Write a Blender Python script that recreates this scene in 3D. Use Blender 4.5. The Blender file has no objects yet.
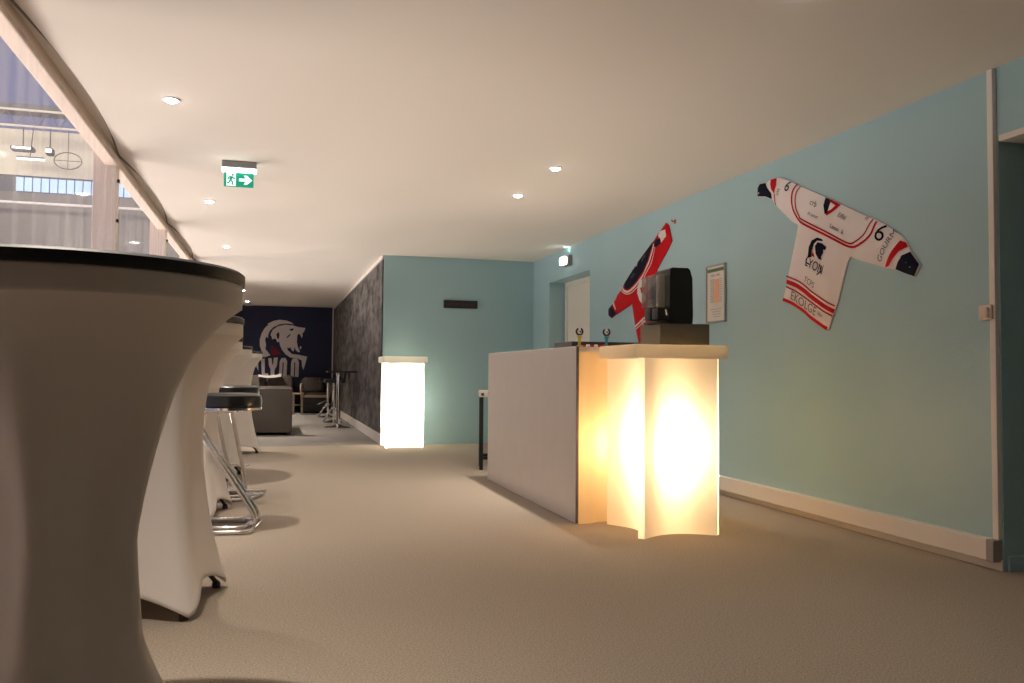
import bpy, bmesh, math, random
from mathutils import Vector, Matrix, noise
from mathutils.geometry import delaunay_2d_cdt
random.seed(4)
S = bpy.context.scene
COL = S.collection
PI = math.pi

# ------------------------------------------------------------------ camera
F_PX, YAW, PITCH, ROLL, EYE = 832.3, .2786, .038, .0078, .95
def make_camera():
    c, s = math.cos(YAW), math.sin(YAW); cp, sp = math.cos(PITCH), math.sin(PITCH)
    right = Vector((c, -s, 0)); fwd = Vector((s*cp, c*cp, sp)); up = right.cross(fwd)
    cr, sr = math.cos(ROLL), math.sin(ROLL)
    r2 = right*cr + up*sr; u2 = up*cr - right*sr
    cam = bpy.data.cameras.new('camera'); o = bpy.data.objects.new('camera', cam); COL.objects.link(o)
    m = Matrix((r2, u2, -fwd)).transposed().to_4x4(); m.translation = Vector((0, 0, EYE))
    o.matrix_world = m
    cam.sensor_width = 36; cam.lens = F_PX/1024*36; cam.clip_start = .02; cam.clip_end = 200
    S.camera = o
make_camera()

# ------------------------------------------------------------------ world, exposure, large lights
S.view_settings.view_transform = 'Standard'; S.view_settings.look = 'None'
S.view_settings.gamma = 1; S.view_settings.use_curve_mapping = False
S.view_settings.exposure = 0.42
S.cycles.use_denoising = True
S.cycles.max_bounces = 10; S.cycles.diffuse_bounces = 6; S.cycles.transparent_max_bounces = 12
S.cycles.sample_clamp_indirect = 4.0
w = bpy.data.worlds.new('world'); S.world = w; w.use_nodes = True
bg = w.node_tree.nodes['Background']; bg.inputs[0].default_value = (.150, .155, .270, 1); bg.inputs[1].default_value = 1.0

def lamp(kind, name, loc, power, color, rot=None, **kw):
    l = bpy.data.lights.new(name, kind); l.energy = power; l.color = color
    for k, v in kw.items(): setattr(l, k, v)
    o = bpy.data.objects.new(name, l); COL.objects.link(o); o.location = loc
    if rot: o.rotation_euler = rot
    return o
def aim(o, d): o.rotation_euler = Vector(d).to_track_quat('-Z', 'Y').to_euler()
# unseen area lamp added to brighten the ceiling, standing in for rink bounce
ice = lamp('AREA', 'rink_bounce_fill', (-9.5, 9.5, -4.8), 2750, (1, .90, .83), shape='RECTANGLE', size=16.0, size_y=4)
aim(ice, (1, -.25, .75))
hall = lamp('AREA', 'hall_light', (-9, 17, 8.5), 560, (1, .93, .80), shape='RECTANGLE', size=8, size_y=2)
aim(hall, (.25, 1, -.25))

# ------------------------------------------------------------------ pixel -> point in the room (measuring aid)
def ray(x, y):
    a, b = x-512, y-341.5; cr, sr = math.cos(ROLL), math.sin(ROLL)
    a, b = a*cr+b*sr, -a*sr+b*cr; r, u = a/F_PX, -b/F_PX
    cp, sp = math.cos(PITCH), math.sin(PITCH); d = cp-u*sp; U = sp+u*cp
    c, s = math.cos(YAW), math.sin(YAW)
    return (r*c+d*s, -r*s+d*c, U)
def on(x, y, ax, v):
    D = ray(x, y); o = (0, 0, EYE); t = (v-o[ax])/D[ax]
    return Vector([o[i]+t*D[i] for i in range(3)])

# ------------------------------------------------------------------ materials
def mat(name, col, rough=.6, metal=0, bump=None, vary=None, emit=None, spec=.5, sheen=0):
    m = bpy.data.materials.new(name); m.use_nodes = True; nt = m.node_tree; b = nt.nodes['Principled BSDF']
    b.inputs['Base Color'].default_value = (*col, 1); b.inputs['Roughness'].default_value = rough
    b.inputs['Metallic'].default_value = metal; b.inputs['Specular IOR Level'].default_value = spec
    if sheen: b.inputs['Sheen Weight'].default_value = sheen
    if emit:
        b.inputs['Emission Color'].default_value = (*emit[0], 1); b.inputs['Emission Strength'].default_value = emit[1]
    tc = nt.nodes.new('ShaderNodeTexCoord')
    def noise_node(scale, stretch=(1, 1, 1), detail=4):
        mp = nt.nodes.new('ShaderNodeMapping'); mp.inputs['Scale'].default_value = stretch
        nt.links.new(tc.outputs['Object'], mp.inputs[0])
        n = nt.nodes.new('ShaderNodeTexNoise'); n.inputs['Scale'].default_value = scale; n.inputs['Detail'].default_value = detail
        nt.links.new(mp.outputs[0], n.inputs[0]); return n
    if vary:
        n = noise_node(vary[0], vary[2] if len(vary) > 2 else (1, 1, 1))
        rp = nt.nodes.new('ShaderNodeValToRGB'); a = vary[1]
        rp.color_ramp.elements[0].position = .3; rp.color_ramp.elements[1].position = .7
        rp.color_ramp.elements[0].color = (*[c*(1-a) for c in col], 1); rp.color_ramp.elements[1].color = (*[min(1, c*(1+a)) for c in col], 1)
        nt.links.new(n.outputs['Fac'], rp.inputs[0]); nt.links.new(rp.outputs[0], b.inputs['Base Color'])
    if bump:
        n = noise_node(bump[0], bump[2] if len(bump) > 2 else (1, 1, 1), 6)
        bp = nt.nodes.new('ShaderNodeBump'); bp.inputs['Strength'].default_value = bump[1]; bp.inputs['Distance'].default_value = .01
        nt.links.new(n.outputs['Fac'], bp.inputs['Height']); nt.links.new(bp.outputs[0], b.inputs['Normal'])
    return m
def emission(name, col, k):
    m = bpy.data.materials.new(name); m.use_nodes = True; nt = m.node_tree; nt.nodes.clear()
    e = nt.nodes.new('ShaderNodeEmission'); e.inputs[0].default_value = (*col, 1); e.inputs[1].default_value = k
    o = nt.nodes.new('ShaderNodeOutputMaterial'); nt.links.new(e.outputs[0], o.inputs[0]); return m
def glowing_plastic(name, col, trans):
    m = bpy.data.materials.new(name); m.use_nodes = True; nt = m.node_tree; nt.nodes.clear()
    d = nt.nodes.new('ShaderNodeBsdfDiffuse'); d.inputs[0].default_value = (.80, .76, .70, 1)
    t = nt.nodes.new('ShaderNodeBsdfTranslucent'); t.inputs[0].default_value = (*col, 1)
    x = nt.nodes.new('ShaderNodeMixShader'); x.inputs[0].default_value = trans
    nt.links.new(d.outputs[0], x.inputs[1]); nt.links.new(t.outputs[0], x.inputs[2])
    g = nt.nodes.new('ShaderNodeBsdfGlossy'); g.inputs['Roughness'].default_value = .3
    y = nt.nodes.new('ShaderNodeMixShader'); y.inputs[0].default_value = .04
    nt.links.new(x.outputs[0], y.inputs[1]); nt.links.new(g.outputs[0], y.inputs[2])
    o = nt.nodes.new('ShaderNodeOutputMaterial'); nt.links.new(y.outputs[0], o.inputs[0]); return m
def clear_sheet(name, haze, gloss, stretch, tint=(1, 1, 1)):
    m = bpy.data.materials.new(name); m.use_nodes = True; nt = m.node_tree; nt.nodes.clear()
    tc = nt.nodes.new('ShaderNodeTexCoord'); mp = nt.nodes.new('ShaderNodeMapping'); mp.inputs['Scale'].default_value = stretch
    nt.links.new(tc.outputs['Object'], mp.inputs[0])
    n = nt.nodes.new('ShaderNodeTexNoise'); n.inputs['Scale'].default_value = 3; n.inputs['Detail'].default_value = 5
    nt.links.new(mp.outputs[0], n.inputs[0])
    mr = nt.nodes.new('ShaderNodeMapRange'); mr.inputs['From Min'].default_value = .45; mr.inputs['From Max'].default_value = .8
    mr.inputs['To Min'].default_value = haze*.6; mr.inputs['To Max'].default_value = haze*2.6
    nt.links.new(n.outputs['Fac'], mr.inputs['Value'])
    t = nt.nodes.new('ShaderNodeBsdfTransparent'); t.inputs[0].default_value = (*tint, 1)
    d = nt.nodes.new('ShaderNodeBsdfTranslucent'); d.inputs[0].default_value = (.85, .82, .78, 1)
    d2 = nt.nodes.new('ShaderNodeBsdfDiffuse'); d2.inputs[0].default_value = (.85, .82, .78, 1)
    dm = nt.nodes.new('ShaderNodeMixShader'); nt.links.new(d.outputs[0], dm.inputs[1]); nt.links.new(d2.outputs[0], dm.inputs[2])
    x = nt.nodes.new('ShaderNodeMixShader'); nt.links.new(mr.outputs[0], x.inputs[0])
    nt.links.new(t.outputs[0], x.inputs[1]); nt.links.new(dm.outputs[0], x.inputs[2])
    g = nt.nodes.new('ShaderNodeBsdfGlossy'); g.inputs['Roughness'].default_value = .06
    y = nt.nodes.new('ShaderNodeMixShader'); y.inputs[0].default_value = gloss
    nt.links.new(x.outputs[0], y.inputs[1]); nt.links.new(g.outputs[0], y.inputs[2])
    o = nt.nodes.new('ShaderNodeOutputMaterial'); nt.links.new(y.outputs[0], o.inputs[0]); return m

M = {}
M['teal'] = mat('teal_paint', (.365, .545, .590), .42, bump=(60, .12), vary=(1.2, .03))
M['ceiling'] = mat('ceiling_lining', (.80, .74, .66), .8, bump=(90, .05))
M['carpet'] = mat('beige_grey_carpet', (.365, .305, .24), .95, bump=(420, .22), vary=(150, .34))
M['carpet_grey'] = mat('grey_carpet', (.27, .25, .225), .95, bump=(260, .7), vary=(55, .2))
M['stone'] = mat('dark_rough_cladding', (.105, .094, .086), .9, bump=(14, 1.0, (1, .35, 1)), vary=(7, .75, (1, .4, 1)))
M['mauve'] = mat('mauve_grey_paint', (.36, .32, .34), .7)
M['navy'] = mat('navy_mural', (.012, .018, .062), .6, vary=(2, .2))
M['white'] = mat('white_pvc', (.86, .80, .74), .4)
M['trim'] = mat('white_trim', (.78, .72, .66), .45)
M['post'] = mat('marquee_post', (.86, .70, .58), .4)
M['door'] = mat('door_white', (.84, .80, .71), .45)
M['fabric'] = mat('stretch_fabric', (.76, .70, .65), .85, bump=(420, .15), sheen=.2)
M['blackcap'] = mat('black_top_cover', (.014, .014, .015), .55, bump=(300, .1))
M['leather'] = mat('black_leatherette', (.011, .012, .010), .28, bump=(120, .06))
M['chrome'] = mat('chrome', (.72, .70, .68), .12, 1)
M['darkfoot'] = mat('dark_foot', (.03, .025, .025), .5)
M['black'] = mat('black_plastic', (.008, .008, .008), .45)
M['blackmetal'] = mat('black_metal', (.02, .02, .02), .4, .3)
M['sofa'] = mat('grey_sofa_fabric', (.115, .098, .080), .9, bump=(300, .3), vary=(80, .15))
M['sofadark'] = mat('brown_grey_fabric', (.075, .061, .050), .85, bump=(200, .3), vary=(30, .2))
M['darkleather'] = mat('dark_brown_leather', (.030, .022, .018), .45, bump=(60, .1))
M['tan'] = mat('tan_wood', (.34, .25, .17), .5, vary=(12, .15, (1, 1, 8)))
M['panel'] = mat('grey_white_laminate', (.70, .64, .57), .28, vary=(6, .02))
M['paneledge'] = mat('panel_edge', (.09, .075, .07), .5)
M['counter'] = glowing_plastic('counter_plastic', (1, .84, .56), .55)
M['glow_warm'] = glowing_plastic('lit_plastic_warm', (1, .93, .80), .84)
M['glow_white'] = glowing_plastic('lit_plastic_white', (1, .97, .90), .84)
M['slab'] = mat('slab_plastic', (.80, .66, .50), .45)
M['slab_white'] = mat('slab_plastic_white', (.80, .76, .66), .45)
M['greybox'] = mat('grey_box', (.115, .110, .085), .55, vary=(3, .15))
M['tank'] = clear_sheet('smoky_clear_tank', .17, .10, (2, 2, 1), (.66, .63, .60))
M['tankcore'] = mat('tank_highlight', (.50, .47, .42), .35)
M['pvc'] = clear_sheet('clear_pvc_sheet', .085, .055, (2.5, 2.5, .35))
M['red'] = mat('red_cloth', (.52, .008, .014), .8, spec=.12)
M['darkred'] = mat('dark_red_cloth', (.36, .010, .018), .8, spec=.12)
M['navycloth'] = mat('navy_cloth', (.010, .011, .024), .85, spec=.08)
M['jersey'] = mat('white_jersey_cloth', (.88, .80, .78), .85, bump=(500, .15))
M['whitecloth'] = mat('white_cloth', (.74, .68, .64), .85)
M['greyprint'] = mat('grey_print', (.14, .12, .13), .8)
M['gold'] = mat('yellow_metal', (.50, .38, .05), .35, .5)
M['tealmetal'] = mat('teal_metal', (.05, .22, .28), .35, .5)
M['silver'] = mat('silver_frame', (.42, .42, .40), .35, .8)
M['paper'] = mat('paper', (.70, .66, .58), .6)
M['greenprint'] = mat('green_print', (.09, .15, .075), .6)
M['orangeprint'] = mat('orange_print', (.74, .38, .24), .6)
M['paperprint'] = mat('faint_print', (.40, .37, .34), .7)
M['greyhousing'] = mat('grey_housing', (.30, .29, .28), .5)
M['signgreen'] = mat('sign_green', (.0, .20, .11), .5, emit=((.0, .33, .20), .55))
M['signwhite'] = mat('sign_white', (.7, .8, .75), .5, emit=((.75, .9, .85), .75))
M['tube'] = emission('white_tube', (.92, 1, .98), 4)
M['lens'] = emission('lit_lens', (.90, 1, .95), 2.6)
M['bulb'] = emission('downlight_bulb', (1, .97, .93), 30)
M['muralwhite'] = mat('mural_light_grey', (.82, .76, .75), .7)
M['muralred'] = mat('mural_red', (.26, .012, .03), .7)
M['dimred'] = mat('dim_red', (.045, .012, .012), .5)
M['cable'] = mat('grey_cord', (.16, .13, .11), .7)
M['orangehook'] = mat('orange_plastic', (.48, .17, .09), .5)
M['socket'] = mat('switch_plastic', (.78, .64, .55), .4)
M['arenacream'] = mat('cream_cladding', (.70, .62, .50), .8)
M['arenagrey'] = mat('grey_cladding', (.22, .195, .185), .8, vary=(.6, .1))
M['arenadark'] = mat('dark_steel', (.10, .10, .12), .6)
M['bluewin'] = mat('blue_backlit_strip', (.3, .4, .6), .6, emit=((.40, .55, .88), .75))
M['flood'] = emission('flood_tube', (.85, 1, .88), 2.0)

# ------------------------------------------------------------------ mesh helpers
class MB:
    def __init__(s): s.bm = bmesh.new()
    def box(s, x0, x1, y0, y1, z0, z1, bev=0, seg=2, rot=None):
        r = bmesh.ops.create_cube(s.bm, size=1); vs = r['verts']
        for v in vs: v.co = Vector(((x0+x1)/2+v.co.x*(x1-x0), (y0+y1)/2+v.co.y*(y1-y0), (z0+z1)/2+v.co.z*(z1-z0)))
        if rot: bmesh.ops.rotate(s.bm, verts=vs, cent=rot[0], matrix=Matrix.Rotation(rot[1], 3, rot[2]))
        if bev:
            es = list({e for v in vs for e in v.link_edges})
            bmesh.ops.bevel(s.bm, geom=es, offset=bev, segments=seg, affect='EDGES', profile=.5)
        return s
    def lathe(s, prof, seg=32, c=(0, 0, 0)):
        rings = []
        for r, z in prof:
            if r < 1e-6: rings.append([s.bm.verts.new((c[0], c[1], c[2]+z))])
            else: rings.append([s.bm.verts.new((c[0]+r*math.cos(2*PI*i/seg), c[1]+r*math.sin(2*PI*i/seg), c[2]+z)) for i in range(seg)])
        for a, b in zip(rings, rings[1:]):
            for i in range(seg):
                j = (i+1) % seg
                if len(a) == 1: s.bm.faces.new((a[0], b[j], b[i])) if len(b) > 1 else None
                elif len(b) == 1: s.bm.faces.new((a[i], a[j], b[0]))
                else: s.bm.faces.new((a[i], a[j], b[j], b[i]))
        return s
    def tube(s, pts, r, seg=10, closed=False, cap=True):
        pts = [Vector(p) for p in pts]; n = len(pts); rings = []
        prev = None
        for i, p in enumerate(pts):
            if closed: t = (pts[(i+1) % n]-pts[i-1]).normalized()
            else: t = (pts[min(i+1, n-1)]-pts[max(i-1, 0)]).normalized()
            if prev is None:
                a = Vector((0, 0, 1)) if abs(t.z) < .9 else Vector((1, 0, 0)); u = t.cross(a).normalized()
            else: u = (prev-t*prev.dot(t)).normalized()
            prev = u; v = t.cross(u)
            rr = r[i] if isinstance(r, (list, tuple)) else r
            rings.append([s.bm.verts.new(p+u*rr*math.cos(2*PI*k/seg)+v*rr*math.sin(2*PI*k/seg)) for k in range(seg)])
        m = n if closed else n-1
        for i in range(m):
            a, b = rings[i], rings[(i+1) % n]
            for k in range(seg):
                l = (k+1) % seg; s.bm.faces.new((a[k], a[l], b[l], b[k]))
        if cap and not closed:
            s.bm.faces.new(rings[0][::-1]); s.bm.faces.new(rings[-1])
        return s
    def prism(s, poly, z0, z1, cap=True):
        """poly: (x, y) outline, extruded from z0 to z1"""
        a = [s.bm.verts.new((x, y, z0)) for x, y in poly]; b = [s.bm.verts.new((x, y, z1)) for x, y in poly]
        n = len(poly)
        for i in range(n): j = (i+1) % n; s.bm.faces.new((a[i], a[j], b[j], b[i]))
        if cap: s.bm.faces.new(a[::-1]); s.bm.faces.new(b)
        return s
    def slab_on(s, poly3, d):
        """polygon of 3-D points extruded by the vector d"""
        d = Vector(d); a = [s.bm.verts.new(p) for p in poly3]; b = [s.bm.verts.new(Vector(p)+d) for p in poly3]; n = len(a)
        for i in range(n): j = (i+1) % n; s.bm.faces.new((a[i], a[j], b[j], b[i]))
        s.bm.faces.new(a[::-1]); s.bm.faces.new(b); return s
    def build(s, name, m, parent=None, smooth=False, label=None, ang=40):
        bmesh.ops.recalc_face_normals(s.bm, faces=s.bm.faces)
        me = bpy.data.meshes.new(name); s.bm.to_mesh(me); s.bm.free(); me.materials.append(m if not isinstance(m, str) else M[m])
        if smooth:
            me.polygons.foreach_set('use_smooth', [True]*len(me.polygons))
            me.set_sharp_from_angle(angle=math.radians(ang))
        o = bpy.data.objects.new(name, me); COL.objects.link(o)
        if parent: o.parent = parent
        if label: o['label'] = label
        return o
def thing(name, label, cat, loc=(0, 0, 0), rz=0, group=None):
    o = bpy.data.objects.new(name, None); COL.objects.link(o); o.location = loc; o.rotation_euler = (0, 0, rz)
    o.empty_display_size = .1
    o['label'] = label; o['category'] = cat
    if group: o['group'] = group
    return o
def tag(o, label, cat, group=None, kind=None):
    o['label'] = label; o['category'] = cat
    if group: o['group'] = group
    if kind: o['kind'] = kind
    return o
def struct(o): o['kind'] = 'structure'; return o
def copy_tree(o, parent=None):
    c = o.copy(); COL.objects.link(c)
    if parent: c.parent = parent
    for ch in list(o.children): copy_tree(ch, c)
    return c
def arc(c, r, a0, a1, n, ax=(0, 1)):
    out = []
    for i in range(n+1):
        a = a0+(a1-a0)*i/n; p = [c[0], c[1], c[2]]; p[ax[0]] += r*math.cos(a); p[ax[1]] += r*math.sin(a); out.append(tuple(p))
    return out
def spline(pts, n=8):
    """Catmull-Rom through 3-D points"""
    P = [Vector(p) for p in pts]; P = [2*P[0]-P[1]]+P+[2*P[-1]-P[-2]]; out = []
    for i in range(1, len(P)-2):
        for k in range(n):
            t = k/n; a, b, c, d = P[i-1:i+3]
            out.append(.5*((2*b)+(c-a)*t+(2*a-5*b+4*c-d)*t*t+(3*b-a-3*c+d)*t**3))
    return out+[P[-2]]

# ------------------------------------------------------------------ the room
XR, XL, YE, YF, XG, HC = 3.45, -1.093, 10.99, 20.49, 1.374, 2.497
YB = -8.0
struct(MB().box(-1.25, 5.2, YB, YE, -.08, 0).build('floor', 'carpet'))
struct(MB().box(-1.25, XG, YE, YF, -.08, 0).build('floor_lounge', 'carpet_grey'))
BAYS = [3.65+2.81*(i-2) for i in range(0, 9)]   # rafters of the marquee
def frac(y):
    return ((y-3.65)/2.81) % 1.0
bm = MB(); ny, nx = 340, 26; grid = []
for i in range(ny+1):
    y = YB+(YF+.02-YB)*i/ny; row = []
    f = math.sin(PI*frac(y)); x0 = XL+.085*f
    for j in range(nx+1):
        x = x0+(5.2-x0)*(j/nx); k = max(0, 1-(x+1.1)/3.2); k = k*k*(3-2*k)
        z = HC-.028*f*k+.012*k*math.sin(PI*min(1, (x-x0)/.25))
        row.append(bm.bm.verts.new((x, y, z)))
    grid.append(row)
for i in range(ny):
    for j in range(nx): bm.bm.faces.new((grid[i][j], grid[i][j+1], grid[i+1][j+1], grid[i+1][j]))
struct(bm.build('ceiling', 'ceiling', smooth=True, ang=60))
struct(MB().box(-1.25, 5.2, YB, YF+.1, 2.60, 2.66).build('ceiling_roof', 'ceiling'))
struct(MB().box(XL-.006, XL+.16, YB, YF, 2.502, 2.53).build('trim_0', 'ceiling'))

wr = MB()
wr.box(XR, 3.66, YB, 1.9, 0, HC+.1); wr.box(XR, 3.66, 1.9, 3.283, 2.142, HC+.1)
wr.box(XR, 3.66, 3.283, 8.85, 0, HC+.1); wr.box(XR, 3.66, 8.85, 10.3, 2.135, HC+.1); wr.box(XR, 3.66, 10.3, YE+.02, 0, HC+.1)
wr.box(3.66, 3.76, 8.6, 9.36, 0, 2.3); wr.box(3.66, 3.76, 10.26, 10.6, 0, 2.3); wr.box(3.66, 3.76, 9.36, 10.26, 2.135, 2.3)
struct(wr.build('wall_right', 'teal'))
struct(MB().box(XG, 3.66, YE, YE+.12, 0, HC+.1).build('wall_end', 'teal'))
struct(MB().box(XG, XG+.1, YE+.001, YF, 0, HC+.1).build('wall_side', 'stone'))
struct(MB().box(-1.25, XG+.1, YF, YF+.1, 0, HC+.1).build('wall_far', 'navy'))
struct(MB().box(-1.25, 5.2, YB-.1, YB, 0, HC+.1).build('wall_rear', 'mauve'))
struct(MB().box(-1.26, XL-.17, YB, 3.64, 0, HC+.1).box(-1.26, XL-.17, 15.0, YF, 0, HC+.1).build('wall_left_blocker', 'mauve'))  # unseen solid stretches, added to block outside light from nearest table and lounge
struct(MB().box(-30, -1.27, -10, 25.2, -5.6, -5.5).build('floor_rink', 'white'))
cw = MB(); cw.box(3.66, 5.2, 3.283, 3.38, 0, HC+.1); cw.box(3.66, 5.2, 1.8, 1.9, 0, HC+.1); cw.box(5.1, 5.2, 1.9, 3.283, 0, HC+.1)
struct(cw.build('wall_corridor', 'teal'))
# trims
struct(MB().box(XG-.02, XG, YE+.02, YF, HC-.045, HC+.02).build('trim_1', 'trim'))
struct(MB().box(XG-.03, XG, YF-.03, YF, .0, HC).build('trim_2', 'trim'))
struct(MB().box(XG-.018, XG, YE, YF, 0, .135, .004).build('baseboard_side', 'trim'))
struct(MB().box(XR-.012, XR, 3.283, 8.85, 0, .055, .003).build('baseboard_right', 'trim'))
struct(MB().box(3.47, 5.2, 3.268, 3.283, 0, .075, .003).build('baseboard_corridor', 'teal'))
struct(MB().box(XR-.012, 3.66, 1.9, 3.27, 2.118, 2.150, .003).build('trim_3', 'trim'))
# door in the recess
d = struct(MB().box(3.672, 3.712, 9.42, 10.20, .01, 2.075, .004).build('door_1', 'door'))
fr = MB(); fr.box(3.655, 3.70, 9.36, 9.42, 0, 2.134); fr.box(3.655, 3.70, 10.20, 10.26, 0, 2.134); fr.box(3.655, 3.70, 9.42, 10.20, 2.075, 2.134)
fr.build('door_frame', 'door', d)
MB().tube([(3.672, 9.5, 1.05), (3.62, 9.5, 1.05), (3.615, 9.51, 1.05), (3.615, 9.62, 1.05)], .009).build('door_handle', 'chrome', d)

# clear marquee side: header, posts, sheets with black clips
struct(MB().box(XL-.09, XL-.005, YB, YF, 2.412, 2.60, .006).build('trim_4', 'post'))
struct(MB().box(XL-.09, XL-.005, YB, YF, 0, .09, .006).build('trim_5', 'post'))
pts = []
for i in range(300):
    y = YB+.1+(YF-.2-YB)*i/299; pts.append((XL+.085*math.sin(PI*frac(y))-.002, y, HC-.012))
tag(MB().tube(pts, .0065, 6).build('ceiling_cord', 'cable', smooth=True), 'thin dark cord edging the scalloped ceiling lining above the clear sheets', 'cord')
n = 0
for i, y in enumerate(BAYS):
    if y < 3 or y > 15.2: continue
    n += 1
    struct(MB().box(XL-.165, XL-.012, y-.005, y+.11, 0, 2.55, .004).build('trim_%d' % (5+n), 'post'))
n = 0
for a, b in zip(BAYS, BAYS[1:]):
    if b > YF: b = YF
    if a < 3 or a > 14: continue
    n += 1
    p = struct(MB().box(XL-.004, XL-.001, a+.012, b-.012, .05, 2.44).build('window_%d' % n, 'pvc'))
    k = 0
    z = .3
    while z < 2.35:
        MB().box(XL-.001, XL+.016, b-.045, b-.018, z-.011, z+.011, .003).build('clip', 'black', p); z += .285
    hem = MB(); hem.box(XL-.006, XL+.001, a+.012, a+.04, .05, 2.42); hem.box(XL-.006, XL+.001, b-.03, b-.012, .05, 2.42)

# ------------------------------------------------------------------ rink hall beyond the sheets
struct(MB().box(-30, -1.6, 25.0, 25.2, -3, 5.72).build('wall_rink', 'arenagrey'))
struct(MB().box(-30, -1.6, 24.95, 25.2, 6.16, 7.40).build('wall_rink_band', 'arenacream'))
struct(MB().box(-30, -1.6, 25.0, 25.2, 5.72, 6.16).build('wall_rink_reveal', 'arenadark'))
wb = MB()
for i in range(14): wb.box(-6.72+.205*i, -6.72+.205*i+.175, 24.92, 24.95, 5.73, 6.10)
struct(wb.build('window_20', 'bluewin'))
rk = thing('roof_truss', 'cream lattice truss under the rink roof beyond the clear sheets', 'truss', (-7, 24, 7.25))
c1 = MB().tube([(-12, 0, 0), (5, 0, 0)], .03).build('bottom_chord', 'arenacream', rk)
MB().tube([(-12, 0, .42), (5, 0, .42)], .03).build('top_chord', 'arenacream', rk)
wbm = MB()
for i in range(34):
    x = -12+.5*i; wbm.tube([(x, 0, 0), (x+.25, 0, .42)], .01, 6); wbm.tube([(x+.25, 0, .42), (x+.5, 0, 0)], .01, 6)
wbm.build('lattice', 'arenadark', rk)
MB().box(-12, 5, .1, .6, .42, .62).build('cladding', 'arenadark', rk)
rl = tag(MB().tube([(-20, 24.6, 5.36), (-2, 24.6, 5.36)], .035).build('balcony_rail', 'white'), 'pale horizontal rail along the far rink wall', 'rail')
for k, (px, py, wd, lab) in enumerate(((62, 158, .95, 'long bright tube lamp hanging in the rink hall under the truss'),)):
    c = on(30, 159, 1, 23.75)
    t = thing('tube_lamp', lab, 'lamp', c)
    MB().box(-.30, .34, -.06, .06, .02, .05, .01).build('lamp_body', 'arenadark', t)
    MB().tube([(-.30, 0, 0), (.34, 0, 0)], .03).build('tube', 'flood', t)
    MB().tube([(0, .0, .04), (0, .25, 7.25-c.z)], .012).build('rod', 'arenadark', t)
for px, py, wd, ht, lab in ((23, 149, .27, .06, 'flat dark floodlight left of the bright tube lamp in the rink hall'),
                            (50, 152, .09, .09, 'small dark floodlight right of the flat one in the rink hall')):
    c = on(px, py, 1, 24.0); t = thing('floodlight', lab, 'lamp', c, 0, 'rink hall floodlights')
    MB().box(-wd, wd, -.15, .15, -ht, ht, .04).build('floodlight_body', 'arenadark', t)
    MB().box(-wd*.8, wd*.8, -.16, -.152, -ht*.6, ht*.5).build('floodlight_glass', 'silver', t)
    MB().tube([(0, 0, ht-.01), (0, 0, 7.25-c.z)], .015).build('bracket', 'arenadark', t)
c = on(68, 161, 1, 24.0); t = thing('wire_ring', 'thin grey wire ring hanging beside the rink tube lamp', 'ring', c)
MB().tube([(.33*math.cos(a*PI/16), 0, .22*math.sin(a*PI/16)) for a in range(32)], .014, 6, True).build('ring', 'arenadark', t)
MB().tube([(-.31, 0, 0), (.31, 0, 0)], .01, 6).tube([(0, 0, -.21), (0, 0, 7.25-c.z)], .01, 6).build('wire', 'arenadark', t)

# ------------------------------------------------------------------ ceiling lights and signs
def downlight(x, y, label, power):
    t = thing('downlight', label, 'downlight', (x, y, HC-.001), 0, 'recessed ceiling spots')
    sag = -.028*math.sin(PI*frac(y))*(lambda k: k*k*(3-2*k))(max(0, 1-(x+1.1)/3.2))
    t.location.z += sag
    MB().lathe([(.038, -.002), (.041, -.006), (.047, -.005), (.049, 0), (.049, .004), (.038, .004)], 24).build('bezel', 'white', t, True)
    MB().lathe([(0, -.019), (.020, -.017), (.034, -.009), (.037, .002)], 20).build('bulb', 'bulb', t, True)
    l = lamp('SPOT', 'spot', (0, 0, -.02), power, (1, .89, .77), spot_size=1.8, spot_blend=1, shadow_soft_size=.03); l.parent = t
LP = 135
for y, lab in ((2.12, 'ceiling spot above the nearest table, out of frame'), (4.97, 'nearest ceiling spot on the left, in the bay before the exit sign'),
               (7.87, 'second ceiling spot on the left, just beyond the exit sign'), (10.67, 'third ceiling spot on the left, above the far tables'),
               (13.5, 'fourth ceiling spot on the left, hidden behind the near table edge'),
               (16.4, 'fifth ceiling spot on the left, near the navy wall'), (19.0, 'farthest ceiling spot, close in front of the navy lion wall')):
    downlight(-.58, y, lab, LP*(1.5 if y < 3 else 3.0 if y > 13 else 1))
for y, lab in ((5.89, 'right ceiling spot above the lit counter, nearer of the two'), (6.89, 'right ceiling spot above the counter, farther of the two')):
    downlight(2.015, y, lab, LP*.9)
for y in (1.85, 2.85): downlight(2.015, y, 'added right ceiling spot %s the camera side of the bar, out of frame' % ('nearest' if y < 2 else 'over'), LP*.14)  # spots added out of view to brighten the nearest table and right wall

t = thing('exit_sign', 'green running-man exit sign with right arrow hanging from the ceiling', 'sign', (-.270, 6.42, HC))
z0 = -.024
MB().box(-.122, .122, -.03, .03, -.052, -.0, .008).build('housing', 'greyhousing', t)
MB().box(-.122, .122, -.026, .026, -.083, -.053, .006).build('lamp_strip', 'tube', t)
pn = MB().box(-.106, .103, -.008, .008, -.190, -.084, .002).build('sign_panel', 'signgreen', t)
MB().box(-.088, -.022, -.0095, -.008, -.186, -.088).build('pictogram_field', 'signwhite', pn)
ar = [(.0, -.127), (.045, -.127), (.033, -.104), (.056, -.104), (.094, -.138), (.056, -.172), (.033, -.172), (.045, -.149), (.0, -.149)]
MB().slab_on([(x, -.0095, z) for x, z in ar], (0, .0015, 0)).build('arrow', 'signwhite', pn)
man = MB(); q = lambda a, b, r=.0045: man.tube([(a[0], -.0105, a[1]), (b[0], -.0105, b[1])], r, 8)
man.tube([(-.044, -.0125, -.104), (-.044, -.0095, -.104)], .0075, 12)
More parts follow.
